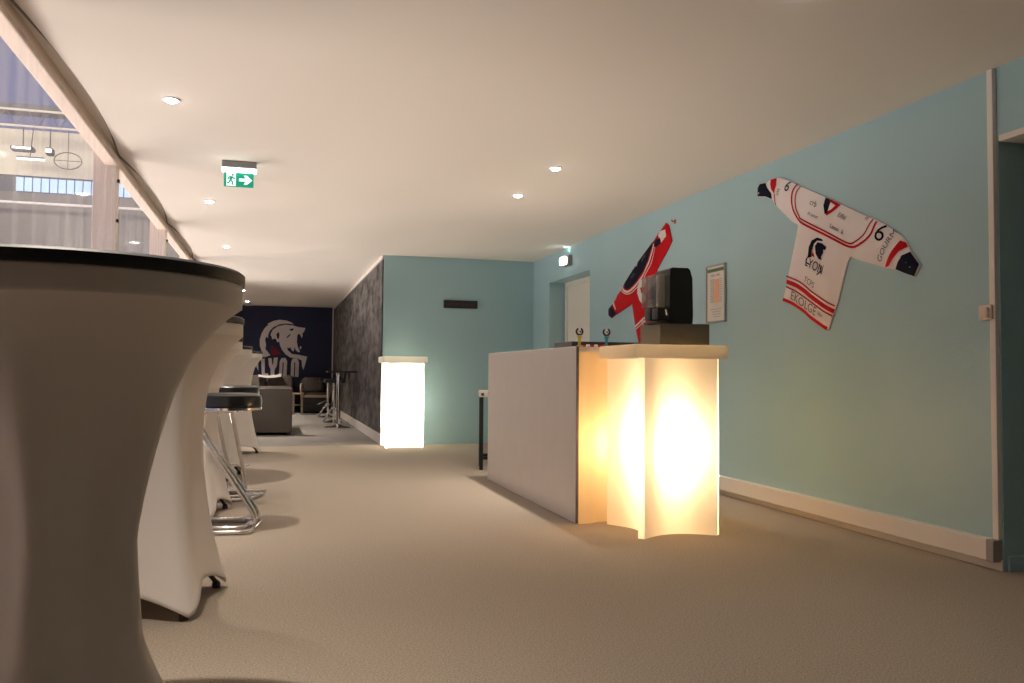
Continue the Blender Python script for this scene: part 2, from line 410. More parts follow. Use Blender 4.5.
q((-.052, -.117), (-.060, -.142), .0085); q((-.060, -.142), (-.044, -.158)); q((-.044, -.158), (-.046, -.178)); q((-.061, -.144), (-.070, -.162)); q((-.070, -.162), (-.084, -.166))
q((-.050, -.117), (-.036, -.132)); q((-.036, -.132), (-.028, -.126)); q((-.054, -.115), (-.070, -.122)); q((-.070, -.122), (-.077, -.138))
man.build('running_figure', 'signgreen', pn)

t = thing('emergency_light', 'small lit emergency lamp on the teal wall above the recessed door', 'lamp', (XR, 9.56, 2.325))
MB().box(-.055, 0, -.12, .12, -.06, .06, .012).build('housing', 'greyhousing', t)
MB().box(-.092, -.056, -.10, .10, -.050, .050, .034, 4).build('lens', 'lens', t)
l = lamp('SPOT', 'glow', (-.07, 0, .07), 1.6, (.62, 1, .80), spot_size=1.2, spot_blend=1, shadow_soft_size=.03); l.parent = t; l.rotation_euler = (PI, math.radians(28), 0)

# ------------------------------------------------------------------ cocktail tables in stretch covers
def table_cover(H, R, wa, rot, arch=.085):
    """wa: waist scale. Ridges run down to four feet, hems arch between them"""
    prof = [(1.0, 1.0), (.985, 1.0), (.953, 1.0), (.949, .985), (.932, .935), (.90, .868), (.86, .80), (.78, .735), (.68, .70), (.58, .69), (.47, .715), (.35, .765), (.22, .845), (.10, .95), (.03, 1.02)]
    seg = 96; rings = []; b = MB()
    prof2 = []
    for (a, ra), (c, rc) in zip(prof, prof[1:]):
        for k in range(4): t = k/4; prof2.append((a+(c-a)*t, ra+(rc-ra)*t))
    prof2.append(prof[-1])
    # smooth the run a little
    body = prof2[13:]
    for _ in range(2):
        body = [body[0]]+[(body[i][0], (body[i-1][1]+2*body[i][1]+body[i+1][1])/4) for i in range(1, len(body)-1)]+[body[-1]]
    prof2 = prof2[:13]+body
    for zz, rr in prof2:
        ring = []
        sq = min(1, max(0, (.955-zz)/.38)); sq = sq*sq*(3-2*sq)
        waist = 1-(1-wa)*min(1, max(0, (.955-zz)/.45))*min(1, (zz+.05)/.35)
        for i in range(seg):
            th = 2*PI*i/seg; ph = ((th-rot) % (PI/2))-PI/4        # 0 mid-panel, +-45 at a ridge
            ab = abs(ph)/(PI/4); phs = (ab-ab**7/7)*7/6*PI/4
            wv = (1/math.cos(phs)-1)/(math.sqrt(2)-1); wv = wv**.92
            mid = .70-.05*(1-zz)
            r = R*rr*waist*(1-sq*(1-mid)*(1-wv))
            hem = .012+arch*(1-abs(ph/(PI/4))**2.6)
            z = hem+(H-.03-hem)*((zz-.03)/.97)
            ring.append(b.bm.verts.new((r*math.cos(th), r*math.sin(th), z)))
        rings.append(ring)
    for a, c in zip(rings, rings[1:]):
        for i in range(seg): j = (i+1) % seg; b.bm.faces.new((a[i], a[j], c[j], c[i]))
    return b
def cocktail_table(x, y, H, R, wa, rot, label):
    t = thing('cocktail_table', label, 'table', (x, y, 0), 0, 'stretch-covered cocktail tables along the clear wall')
    co = table_cover(H, R, wa, rot).build('stretch_cover', 'fabric', t, True, ang=70)
    so = co.modifiers.new('thick', 'SOLIDIFY'); so.thickness = .002; so.offset = -1
    MB().lathe([(R-.004, -.030), (R+.003, -.030), (R+.005, -.026), (R+.005, -.006), (R-.002, 0), (R-.03, .002), (0, .002)], 96, (0, 0, H)).build('top_cap', 'blackcap', t, True)
    MB().lathe([(0, H-.035), (.022, H-.035), (.022, .35), (0, .35)], 16).build('pole', 'darkfoot', t, True)
    for k in range(4):
        a = rot+k*PI/2; rr = R*1.0
        lg = MB().tube([(.02*math.cos(a), .02*math.sin(a), .42), (rr*.90*math.cos(a), rr*.90*math.sin(a), .022)], .010)
        lg.lathe([(0, .0), (.018, .0), (.018, .02), (.013, .03), (0, .03)], 14, (rr*.90*math.cos(a), rr*.90*math.sin(a), 0)).build('leg', 'darkfoot', t)
    return t
a2 = math.atan2(.22, .318)
cocktail_table(-.446, 2.086, 1.18, .372, .60, math.radians(-10), 'nearest cocktail table in a white stretch cover, filling the left edge')
cocktail_table(-.505, 3.71, 1.175, .378, .98, a2, 'second white-covered cocktail table, its hem lifted between two feet on the carpet')
cocktail_table(-.59, 5.92, 1.175, .385, 1.0, a2, 'third white-covered cocktail table, mostly hidden behind the second one')
cocktail_table(-.57, 7.90, 1.172, .38, 1.0, a2, 'fourth white-covered cocktail table, its black rim just clear of the second table')
cocktail_table(-.53, 10.15, 1.18, .40, 1.0, .05, 'farthest white-covered cocktail table, its slanting side right behind the chrome stool seats')

# ------------------------------------------------------------------ chrome cantilever bar stools (local +x = open front of the base)
def bar_stool(label):
    t = thing('bar_stool', label, 'stool', (0, 0, 0), 0, 'chrome bar stools with black seats by the tables')
    r = .0150; xe = .20; hw = .20
    base = [(xe, -.055, .04)]
    loop = []
    loop += arc((xe-.06, -hw+.06, r), .06, -PI/2, 0, 5)
    loop += arc((xe-.06, hw-.06, r), .06, 0, PI/2, 5)
    loop += arc((-.20+.16, hw-.16, r), .16, PI/2, PI, 7)
    loop += arc((-.20+.16, -hw+.16, r), .16, PI, 1.5*PI, 7)
    MB().tube(loop, r, 10, True).build('base_ring', 'chrome', t, True)
    inner = [(p[0]*.80, p[1]*.76, .035) for p in loop]
    MB().tube(inner, r*.9, 10, True).build('inner_ring', 'chrome', t, True)
    for s in (-1, 1):
        y = s*.055
        leg = spline([(xe-.02, y, .030), (xe-.0, y, .055), (xe-.015, y, .12), (xe-.14, y, .33), (xe-.30, y, .58), (xe-.365, y, .70), (xe-.34, y, .752), (xe-.25, y, .762), (xe-.12, y, .762)], 6)
        MB().tube(leg, r*1.05, 10).build('leg', 'chrome', t, True)
    MB().tube(spline([(xe-.075, -.055, .235), (xe+.02, -.075, .232), (xe+.045, -.04, .23), (xe+.045, .04, .23), (xe+.02, .075, .232), (xe-.075, .055, .235)], 6), .008).build('footrest', 'chrome', t, True)
    MB().lathe([(0, .764), (.182, .764), (.192, .768), (.192, .782), (.186, .786), (0, .786)], 40, (.03, 0, 0)).build('seat_ring', 'chrome', t, True)
    MB().lathe([(0, .786), (.182, .786), (.191, .795), (.192, .83), (.186, .858), (.16, .872), (.09, .874), (0, .870)], 40, (.03, 0, 0)).build('seat', 'leather', t, True)
    return t
s1 = bar_stool('nearer chrome bar stool with a black round seat, just behind the second covered table'); s1.location = (-.285, 5.33, 0); s1.rotation_euler.z = math.radians(-7); s1.scale.z = .935
s2 = copy_tree(s1); s2['label'] = 'farther chrome bar stool, only its two legs and the rim of its black seat showing'
s2.location = (-.30, 6.60, 0); s2.rotation_euler.z = math.radians(74); s2.scale.z = .965

# ------------------------------------------------------------------ lounge at the far end
t = thing('sofa', 'grey boxy sofa seen from its armrest side, beyond the covered tables', 'sofa', (-.14, 12.85, 0))
MB().box(-.42, .42, 0, .20, .04, .70, .018).build('armrest', 'sofa', t, True)
MB().box(-.42, .42, 1.75, 1.95, .04, .70, .018).build('armrest', 'sofa', t, True)
MB().box(-.42, -.18, .20, 1.75, .04, .70, .02).build('backrest', 'sofa', t, True)
MB().box(-.18, .41, .20, 1.75, .04, .28, .015).build('base', 'sofa', t, True)
for k in range(2): MB().box(-.18, .415, .205+.77*k, .97+.77*k, .285, .44, .04, 3).build('seat_cushion', 'sofa', t, True)
for x in (-.37, .37):
    for y in (.06, 1.89): MB().box(x-.03, x+.03, y-.03, y+.03, 0, .04).build('foot', 'black', t)
t = thing('sofa', 'brown-grey sofa against the navy wall under the lion lettering', 'sofa', (-.15, 19.95, 0))
MB().box(-.62, .62, -.40, .30, .06, .36, .02).build('base', 'sofadark', t, True)
MB().box(-.62, .62, .12, .42, .36, .78, .05, 3).build('backrest', 'sofadark', t, True)
for k in range(2):
    MB().box(-.61+.61*k, -.005+.61*k, -.40, .12, .365, .48, .04, 3).build('seat_cushion', 'sofadark', t, True)
    MB().box(-.60+.61*k, -.015+.61*k, -.10, .13, .48, .86, .07, 4, ((0, 0, .48), math.radians(-8), 'X')).build('back_cushion', 'sofadark', t, True)
for x in (-.55, .55): 
    for y in (-.34, .34): MB().box(x-.025, x+.025, y-.025, y+.025, 0, .06).build('foot', 'black', t)
cl = MB(); top = []; bot = []
for i in range(25):
    u = i/24; x = -.20+.50*u-.13; zc = .845-.030*math.sin(PI*u)
    top.append((x, 19.70, zc+.030+.02*u)); bot.append((x, 19.70, zc-.012))
cl.slab_on(bot+top[::-1], (0, .16, 0))
tag(cl.build('throw_cloth', 'whitecloth', smooth=True), 'white cloth strip lying along the top of the brown-grey sofa', 'cloth')
t = thing('armchair', 'dark brown armchair with tan arm rails in front of the navy wall', 'armchair', (.92, 19.75, 0))
MB().box(-.29, .31, -.36, .32, .06, .36, .02).build('base', 'darkleather', t, True)
MB().box(-.27, .27, -.38, .18, .365, .47, .04, 3).build('seat_cushion', 'darkleather', t, True)
MB().box(-.28, .22, .0, .24, .46, .84, .08, 4, ((0, 0, .46), math.radians(-10), 'X')).build('back_cushion', 'sofadark', t, True)
MB().box(-.31, .31, .22, .36, .06, .76, .03).build('backrest', 'darkleather', t, True)
MB().box(-.29, .25, -.41, -.385, .36, .42, .008).build('front_rail', 'tan', t)
for s in (-1, 1):
    x = .30*s
    MB().tube(spline([(x, -.40, .36), (x+.02*s, -.41, .50), (x+.02*s, -.38, .62), (x, -.2, .655), (x, .25, .66)], 5), .025).build('arm', 'tan', t, True)
    for y in (-.32, .30): MB().box(x-.025, x+.025, y-.025, y+.025, 0, .06).build('foot', 'black', t)
t = thing('side_table', 'small tan side table between the grey sofa and the dark armchair', 'table', (.525, 19.05, 0))
MB().box(-.12, .12, -.16, .16, .44, .475, .005).build('tabletop', 'tan', t)
for x in (-.09, .09):
    for y in (-.13, .13): MB().box(x-.02, x+.02, y-.02, y+.02, 0, .44).build('leg', 'tan', t)
MB().box(-.075, .075, -.13, -.11, .20, .23).build('stretcher', 'tan', t)

# bar table and stools by the rough dark wall
t = thing('bar_table', 'high black-topped table on a chrome pedestal beside the rough dark wall', 'table', (1.07, 14.45, 0))
MB().box(-.20, .29, -.26, .26, .935, .965, .006).build('tabletop', 'black', t)
MB().lathe([(0, .93), (.05, .93), (.045, .90), (.036, .89), (.036, .06), (.045, .05), (.10, .03), (.22, .018), (.235, .010), (.235, 0), (0, 0)], 36).build('pedestal', 'chrome', t, True)
def lift_stool(x, y, rz, label):
    t = thing('swivel_stool', label, 'stool', (x, y, 0), rz, 'black swivel stools by the dark wall')
    MB().lathe([(0, .74), (.03, .74), (.03, .40), (.022, .39), (.022, .06), (.04, .045), (.12, .028), (.20, .012), (.20, 0), (0, 0)], 30).build('pedestal', 'chrome', t, True)
    MB().box(-.19, .19, -.19, .19, .745, .81, .025, 3).build('seat', 'black', t, True)
    MB().box(.15, .19, -.18, .18, .80, .97, .018, 3, ((.17, 0, .8), math.radians(9), 'Y')).build('backrest', 'black', t, True)
    MB().box(-.030, .030, -.025, .025, 0, .50, .005, 2, ((0, 0, 0), math.radians(38), 'Y')).build('brace', 'chrome', t) if False else None
    MB().tube([(-.02, -.02, .30), (-.20, -.03, .03)], .016).build('brace', 'chrome', t, True)
    MB().tube([(-.025, 0, .36), (-.16, -.09, .30), (-.20, 0, .28), (-.16, .09, .30), (-.025, 0, .36)], .011).build('footrest', 'chrome', t, True)
    MB().tube([(.02, -.02, .70), (.02, -.14, .69)], .008).build('lever', 'chrome', t, True)
    return t
lift_stool(1.10, 15.9, 0, 'nearer black swivel stool with chrome pedestal behind the black-topped high table')
lift_stool(1.10, 17.7, 0, 'farther black swivel stool with chrome pedestal nearest the navy wall')

# ------------------------------------------------------------------ luminous plastic columns
def pincushion(h, ins, ch, n=12):
    pts = []
    for k in range(4):
        a = k*PI/2; c, s = math.cos(a), math.sin(a)
        for i in range(n+1):
            u = -1+2*i/n; x = u*(h-ch); y = -h+ins*(1-abs(u)**2.2)**1.3
            pts.append((x*c-y*s, x*s+y*c))
    return pts
def light_column(x, y, rz, label, glow, slab, col, power, H=1.125, sc=1):
    t = thing('light_column', label, 'lamp', (x, y, 0), rz, 'glowing plastic bar columns')
    b = MB().prism(pincushion(.262*sc, .105*sc, .028), .0, H-.08, False).build('column_body', glow, t, True, ang=25)
    MB().box(-.303*sc, .303*sc, -.280*sc, .280*sc, H-.078, H, .012, 3).build('top_slab', slab, t, True)
    l = lamp('POINT', 'column_lamp', (.03, -.045, .51), power, col, shadow_soft_size=.10); l.parent = t
    return t
light_column(2.305, 4.695, 0, 'warm glowing plastic column with a square top, at the near end of the bar', 'glow_warm', 'glow_warm', (1, .71, .42), 25)
light_column(1.60, 10.72, 0, 'white glowing plastic column in the corner by the teal end wall', 'glow_white', 'glow_white', (1, .92, .78), 100, 1.15, .93)

# ------------------------------------------------------------------ bar counter
t = thing('bar_counter', 'long bar counter with a grey laminate front and an amber lit end', 'counter', (1.85, 4.98, 0))
MB().box(0, .018, 0, 2.25, .004, 1.125, .002).build('front_panel', 'panel', t, label='grey-white laminate front panel')
MB().box(.0005, .0175, -.006, 0, .004, 1.125).build('panel_edge', 'paneledge', t)
endp = [(.0195, .0), (.035, -.003), (.075, -.006), (.105, .002), (.135, .024), (.165, .036), (.21, .040), (.62, .040), (.62, .46), (.0195, .46)]
MB().prism(endp, 0, 1.09, False).build('end_panel', 'counter', t, True, ang=50, label='amber glowing plastic end')
MB().box(.0195, .62, .462, 2.25, .10, 1.088, .004).build('carcass', 'white', t)
MB().prism([(.0195, .002), (.075, -.004), (.105, .004), (.135, .026), (.165, .038), (.66, .042), (.66, 2.25), (.0195, 2.25)], 1.09, 1.122).build('worktop', 'white', t)
l = lamp('POINT', 'counter_lamp', (.20, .20, .50), 6, (1, .66, .32), shadow_soft_size=.07); l.parent = t
CT = 1.125
X = 2.06
bt = thing('tray', 'flat black tray lying on the bar counter behind the two small trophies', 'tray', (2.21, 5.66, CT))
tr = MB(); tr.box(-.21, .32, -.19, .19, 0, .008, .003).build('tray_base', 'black', bt)
rim = MB(); rim.box(-.21, .32, -.19, -.178, .008, .050); rim.box(-.21, .32, .178, .19, .008, .050); rim.box(-.21, -.198, -.178, .178, .008, .050); rim.box(.308, .32, -.178, .178, .008, .050)
rim.build('tray_rim', 'black', bt)
def trophy(px, col, label):
    Y = 5.22; r = ray(px, 336); x = r[0]/r[1]*Y
    t = thing('trophy', label, 'trophy', (x, Y, CT), 0, 'small trophies on the bar counter')
    MB().lathe([(0, 0), (.024, 0), (.024, .008), (.012, .014), (.009, .03), (.011, .058), (.017, .076), (.006, .083), (0, .083)], 20).build('stem', col, t, True)
    MB().tube([(.022*math.sin(a), 0, .106+.022*math.cos(a)) for a in [math.radians(q) for q in range(25, 336, 10)]], .0068, 8).build('ring', 'black', t, True)
    MB().lathe([(0, -.014), (.009, -.012), (.0155, 0), (.011, .012), (.003, .022), (0, .024)], 16, (0, 0, .106)).build('star', 'whitecloth', t, True)
    MB().tube([(0, -.014, .106), (0, -.0165, .106)], .0055, 10).build('dot', 'navycloth', t)
trophy(579.5, 'gold', 'small trophy with a yellow stem on the bar counter')
trophy(606.5, 'tealmetal', 'small trophy with a teal stem on the bar counter')
for k, (px, c) in enumerate(((583.5, 'red'), (588, 'whitecloth'), (592, 'red'), (596, 'whitecloth'), (600.5, 'red'), (604, 'red'))):
    Y = 5.33; r = ray(px, 345); x = r[0]/r[1]*Y
    o = MB().box(-.011, .011, -.016, .016, 0, .020+.006*(k % 2), .006, 2).build('sweet', c, smooth=True); o.location = (x, Y, CT)
    tag(o, 'small %s wrapped sweet in the short row between the two trophies' % ('red' if c == 'red' else 'white'), 'sweet', 'wrapped sweets on the counter')

# grey box and drinks dispenser on the near column
LT = 1.126
def corner_box(o3): pass
t = tag(MB().box(-.148, .178, -.15, .15, 0, .130, .004).build('plinth_box', 'greybox'), 'plain grey box carrying the black drinks dispenser on the glowing column', 'box')
t.location = (2.375, 4.69, LT); t.rotation_euler.z = math.radians(-2)
DT = LT+.131
t = thing('drinks_dispenser', 'black drinks dispenser with a smoky clear tank standing on the grey box', 'dispenser', (2.375, 4.64, DT), math.radians(-2))
ol = [(-.075, 0), (.062, 0), (.066, .05), (.062, .275), (.046, .328), (.032, .338), (-.070, .338), (-.085, .326), (-.085, .02)]
b = MB(); b.slab_on([(x, -.10, z) for x, z in ol], (0, .22, 0)); b.build('housing', 'black', t, True)
MB().box(.064, .078, -.05, .07, .14, .24, .006).build('side_grip', 'black', t, True)
tk = [(-.175, .098), (-.160, .088), (-.087, .100), (-.030, .112), (-.020, .13), (-.020, .29), (-.030, .305), (-.10, .312), (-.155, .296), (-.175, .27)]
b = MB(); b.slab_on([(x, -.125, z) for x, z in tk if x < -.08]+[(-.087, -.125, .314)][:0], (0, .25, 0))
b = MB(); b.box(-.178, -.087, -.12, .13, .095, .300, .022, 3).build('tank', 'tank', t, True)
MB().lathe([(0, 0), (.026, 0), (.026, .185), (.02, .195), (0, .195)], 20, (-.125, -.05, .100)).build('tank_highlight', 'tankcore', t, True)  # pale cylinder carries the tank's vertical highlight in its colour
MB().box(-.168, -.140, -.02, .05, .10, .150, .006).build('tank_liquid', 'greybox', t, True)
MB().box(-.132, -.087, .07, .12, .10, .296, .006).build('tank_back', 'black', t, True)
for y in (-.06, .05):
    MB().box(-.168, -.090, y-.045, y+.045, .022, .094, .008).build('tap', 'black', t, True)
    MB().tube([(-.115, y-.045, .080), (-.115, y-.060, .045)], .006).build('tap_lever', 'chrome', t, True)
MB().box(-.17, -.087, -.10, .11, 0.001, .014, .004).build('drip_tray', 'black', t, True)

# white-seated stool behind the bar
t = thing('metal_stool', 'black metal stool with a printed white seat, half hidden behind the bar front', 'stool', (2.165, 8.09, 0), -.22)
MB().box(-.185, .185, -.185, .185, .712, .775, .008).build('seat', 'paper', t, True)
def text_mesh(s, size, name='lettering'):
    cu = bpy.data.curves.new('t', 'FONT'); cu.body = s; cu.size = size; cu.align_x = 'CENTER'; cu.align_y = 'CENTER'; cu.resolution_u = 3
    o = bpy.data.objects.new('t', cu); COL.objects.link(o)
    dg = bpy.context.evaluated_depsgraph_get(); me = bpy.data.meshes.new_from_object(o.evaluated_get(dg))
    vs = [v.co.copy() for v in me.vertices]; fs = [list(p.vertices) for p in me.polygons]
    bpy.data.objects.remove(o); bpy.data.curves.remove(cu); bpy.data.meshes.remove(me)
    return vs, fs
def text_obj(s, size, fn, name, m, parent, sx=1.0):
    vs, fs = text_mesh(s, size); b = MB(); nv = [b.bm.verts.new(fn(v.x*sx, v.y)) for v in vs]
    for f in fs:
        try: b.bm.faces.new([nv[i] for i in f])
        except ValueError: pass
    return b.build(name, m, parent)
for i, (a, c) in enumerate(((-.165, .05), (-.10, .03), (-.055, .045), (.0, .03), (.045, .05))):
    MB().box(a, a+c*.55, -.187, -.1852, .727, .762 if i % 2 else .752).build('printed_mark', 'darkfoot', t)
for x in (-.16, .16):
    for y in (-.16, .16): MB().box(x-.0175, x+.0175, y-.0175, y+.0175, 0, .712).build('leg', 'blackmetal', t)
for s in (-1, 1):
    MB().box(.16*s-.01, .16*s+.01, -.142, .142, .16, .19).build('stretcher', 'blackmetal', t)
    MB().box(-.142, .142, .16*s-.01, .16*s+.01, .10, .13).build('stretcher', 'blackmetal', t)

# ------------------------------------------------------------------ fittings on the walls
t = thing('wall_display', 'narrow black display board on the teal end wall', 'sign', (2.413, YE, 1.872))
MB().box(-.231, .231, -.035, 0, -.053, .053, .004).build('case', 'black', t)
dm = MB()
for k, (a, c) in enumerate(((-.17, .05), (-.10, .07), (-.01, .05), (.06, .04), (.12, .06))): dm.box(a, a+c, -.0365, -.035, -.012, .014)
dm.build('segments', 'dimred', t)
t = thing('cable_trunking', 'white horizontal cable trunking along the foot of the right wall', 'trunking', (XR-.0005, 3.29, 0))
MB().box(-.055, 0, .045, 5.5, .046, .150, .004).build('duct', 'white', t)
MB().box(-.058, 0, 0, .045, .044, .152, .004).build('end_cap', 'greyhousing', t, label='grey end cap')
t = tag(MB().box(XR-.025, XR, 3.291, 3.326, .152, HC-.005, .003).build('cable_trunking', 'white'), 'slim white vertical cable trunking beside the corridor opening', 'trunking')
t = thing('light_switch', 'left plate of the white switch pair beside the vertical trunking', 'switch', (XR, 3.383, 1.272), 0, 'white wall switches')
MB().box(-.012, 0, -.021, .021, -.038, .038, .003).build('plate', 'socket', t, True)
MB().box(-.018, -.012, -.012, .012, -.024, .024, .002).build('rocker', 'socket', t, True)
t = thing('light_switch', 'right plate of the white switch pair, over the vertical trunking', 'switch', (XR-.026, 3.328, 1.272), 0, 'white wall switches')
MB().box(-.012, 0, -.026, .026, -.037, .037, .003).build('plate', 'socket', t, True)
MB().box(-.026, -.012, -.014, .010, -.028, .024, .006).build('rocker', 'socket', t, True)
t = thing('wall_hook', 'small orange hook on the teal wall above the red jersey sleeve', 'hook', (XR, 6.756, 2.325))
MB().lathe([(0, 0), (.022, 0), (.022, .004), (.010, .010), (0, .010)], 16).build('hook_base', 'orangehook', t, True)
for o in t.children: o.rotation_euler.y = -PI/2
MB().tube([(-.008, 0, .0), (-.03, 0, -.002), (-.034, 0, .016)], .007).build('hook_arm', 'orangehook', t, True)

t = thing('framed_notice', 'silver-framed notice with an orange column on the right teal wall', 'picture frame', (XR, 6.018, 1.609))
fm = MB(); fm.box(-.022, 0, -.150, -.138, -.234, .234, .003); fm.box(-.022, 0, .138, .150, -.234, .234, .003); fm.box(-.022, 0, -.138, .138, .222, .234, .003); fm.box(-.022, 0, -.138, .138, -.234, -.222, .003)
fm.build('frame', 'silver', t)
MB().box(-.012, 0, -.138, .138, -.222, .222).build('paper', 'paper', t)
MB().box(-.0135, -.012, -.125, .132, .178, .205).build('green_bar', 'greenprint', t, label='green heading bar')
MB().box(-.0135, -.012, -.055, .02, -.075, .115).build('orange_block', 'orangeprint', t, label='orange column')
ln = MB()
for k in range(12):
    z = .115-.0165*k; ln.box(-.0135, -.012, .03, .085, z-.004, z+.003); ln.box(-.0135, -.012, -.10, -.065, z-.003, z+.002)
for k in range(4): ln.box(-.0135, -.012, -.09+.01*k, .08-.015*k, -.13-.02*k, -.125-.02*k)
ln.box(-.0135, -.012, -.06, -.01, .143, .155); ln.box(-.0135, -.012, .02, .075, .143, .155)
ln.build('print_lines', 'paperprint', t)

# ------------------------------------------------------------------ jerseys pinned flat to the wall
def seg_dist(p, a, b):
    ab = b-a; t = max(0, min(1, (p-a).dot(ab)/max(1e-12, ab.dot(ab)))); return (p-a-ab*t).length
class Jersey:
    def __init__(s, name, label, x0, y0, k, outline, mat_body, plane=XR-.022):
        s.k, s.x0, s.y0, s.plane = k, x0, y0, plane
        s.out = [s.P(*p) for p in outline]
        c = sum(s.out, Vector((0, 0)))/len(s.out); s.c = c
        s.t = thing(name, label, 'jersey', (XR, c.x, c.y)); s.part('jersey_body', outline, mat_body, 0)
    def P(s, cx, cy):
        v = on(s.x0+cx/s.k, s.y0+cy/s.k, 0, s.plane); return Vector((v.y, v.z))
    def h(s, p):
        d = min(seg_dist(p, s.out[i-1], s.out[i]) for i in range(len(s.out)))
        w = noise.noise(Vector((p.x*9, p.y*5, 1.7)))*.006+noise.noise(Vector((p.x*22, p.y*9, 4.1)))*.002
        return .010+.024*(1-math.exp(-d/.045))+w*min(1, d/.05)
    def loc(s, p, lift): return (-(s.h(p)+lift), p.x-s.c.x, p.y-s.c.y)
    def part(s, name, poly, m, lift, step=.028, label=None):
        P = [s.P(*q) for q in poly]; return s.patch(name, P, m, lift, step, label)
    def patch(s, name, P, m, lift, step=.028, label=None):
        n = len(P); vs = []; 
        for i in range(n):
            a, b = P[i], P[(i+1) % n]; q = max(1, int((b-a).length/step))
            vs += [a+(b-a)*(j/q) for j in range(q)]
        nb = len(vs); ed = [(i, (i+1) % nb) for i in range(nb)]
        x0, x1 = min(p.x for p in P), max(p.x for p in P); y0, y1 = min(p.y for p in P), max(p.y for p in P)
        for i in range(int((x1-x0)/step)+1):
            for j in range(int((y1-y0)/step)+1):
                q = Vector((x0+(i+.5)*step, y0+(j+.5)*step))
                if min(seg_dist(q, P[z-1], P[z]) for z in range(n)) > step*.45: vs.append(q)
        r = delaunay_2d_cdt(vs, ed, [list(range(nb))], 1, 1e-6)
        b = MB(); nv = [b.bm.verts.new(s.loc(p, lift)) for p in r[0]]
        for f in r[2]: b.bm.faces.new([nv[i] for i in f])
        if lift == 0:       # close the sides back to the wall
            be = [e for e in b.bm.edges if len(e.link_faces) == 1]
            bo = {}
            for e in be:
                for v in e.verts:
                    if v not in bo: bo[v] = b.bm.verts.new((-.002, v.co.y, v.co.z))
            for e in be:
                u, v = e.verts; b.bm.faces.new((u, v, bo[v], bo[u]))
        bmesh.ops.recalc_face_normals(b.bm, faces=b.bm.faces)
        return b.build(name, m, s.t, True, label, 60)
    def stripe(s, name, line, wd, m, lift=.0022):
        L = [s.P(*q) for q in line]; L = [Vector((v[0], v[1])) for v in spline([(p.x, p.y, 0) for p in L], 5)]
        b = MB(); prev = None; last = None
        for i, p in enumerate(L):
            tn = (L[min(i+1, len(L)-1)]-L[max(i-1, 0)]).normalized(); nn = Vector((-tn.y, tn.x))*wd/2
            row = [b.bm.verts.new(s.loc(p+nn*q, lift)) for q in (-1, 0, 1)]
            if prev:
                for z in range(2): b.bm.faces.new((prev[z], prev[z+1], row[z+1], row[z]))
            prev = row
        return b.build(name, m, s.t, True)
    def text(s, body, a, b_, size, m, name='lettering', sx=1.0, lift=.0026):
        """centre a and a point b_ further along the baseline, both in crop coordinates"""
        A, B = s.P(*a), s.P(*b_); ux = (B-A).normalized(); uy = Vector((ux.y, -ux.x))
        # wall seen from the room: +y runs to the left, so the upward normal is on the other side
        if uy.y < 0 and abs(ux.x) > .5: uy = -uy
        def fn(x, y): return s.loc(A+ux*x+uy*y, lift)
        return text_obj(body, size, fn, name, m, s.t, sx)

OUT = [(62, 140), (62, 105), (70, 90), (95, 85), (110, 72), (135, 66), (150, 68), (185, 80), (215, 97), (268, 118), (320, 141), (345, 150), (378, 168), (430, 192), (480, 215), (505, 224), (540, 242), (570, 262), (605, 288), (625, 310), (640, 345),
       (675, 395), (666, 420), (655, 443), (620, 430), (582, 415), (545, 410), (500, 395), (440, 378), (412, 366), (400, 390), (385, 450), (365, 540), (345, 590), (328, 646), (265, 602), (240, 580), (195, 548), (155, 532),
       (160, 518), (170, 475), (185, 400), (205, 300), (215, 247), (190, 232), (160, 202), (135, 176), (118, 150), (92, 140)]
J = Jersey('hockey_jersey', 'white and red hockey jersey spread slantwise on the right teal wall', 740, 160, 3.79, OUT, 'jersey')
J.part('cuff', [(63, 138), (63, 106), (71, 91), (94, 87), (106, 106), (120, 126), (117, 148), (92, 138)], 'navycloth', .0022, label='navy cuff')
J.part('cuff', [(640, 347), (674, 395), (655, 441), (620, 429), (584, 414), (600, 388), (616, 362)], 'navycloth', .0022, label='navy cuff')
J.part('cuff_band', [(113, 74), (136, 68), (141, 95), (133, 128), (121, 110), (116, 92)], 'red', .0022)
J.part('cuff_band', [(545, 408), (575, 356), (606, 304), (624, 312), (632, 328), (606, 346), (586, 372), (562, 402)], 'red', .0022)
J.stripe('cuff_line', [(134, 128), (131, 150), (131, 170)], .014, 'red')
Y1 = [(216, 99), (206, 130), (208, 180), (220, 212), (236, 232), (300, 264), (360, 294), (416, 324), (450, 312), (482, 284), (506, 228)]
Y2 = [(206, 96), (196, 130), (198, 185), (212, 222), (232, 246), (300, 280), (360, 310), (416, 338), (458, 324), (494, 292), (517, 234)]
Y1 = [(x+9, y) if x < 230 else (x, y-8) if x < 430 else (x-6, y-4) for x, y in Y1]
J.stripe('yoke_stripe', Y1, .011, 'darkred'); J.stripe('yoke_stripe', [(x+6, y-8) for x, y in Y2][:-1]+[(514, 232)], .015, 'red')
J.part('collar', [(320, 142), (345, 151), (378, 169), (368, 186), (352, 200), (334, 211), (325, 200), (320, 170)], 'red', .0024)
J.part('collar_dark', [(320, 142), (338, 149), (342, 170), (336, 200), (326, 205), (320, 172)], 'navycloth', .0034, label='dark inner neck')  # navy cloth at the inner neck
J.part('neck_inset', [(343, 160), (362, 172), (352, 186), (338, 194)], 'jersey', .0040)
J.stripe('hem_stripe', [(173, 440), (205, 450), (238, 466), (282, 502), (356, 553)], .011, 'darkred')
J.stripe('hem_stripe', [(172, 460), (205, 470), (238, 488), (280, 522), (352, 574)], .030, 'red')
J.stripe('hem_stripe', [(171, 478), (205, 492), (236, 511), (280, 543), (348, 592)], .011, 'darkred')
J.stripe('hem_band', [(158, 527), (195, 543), (240, 573), (265, 596), (327, 640)], .026, 'red')
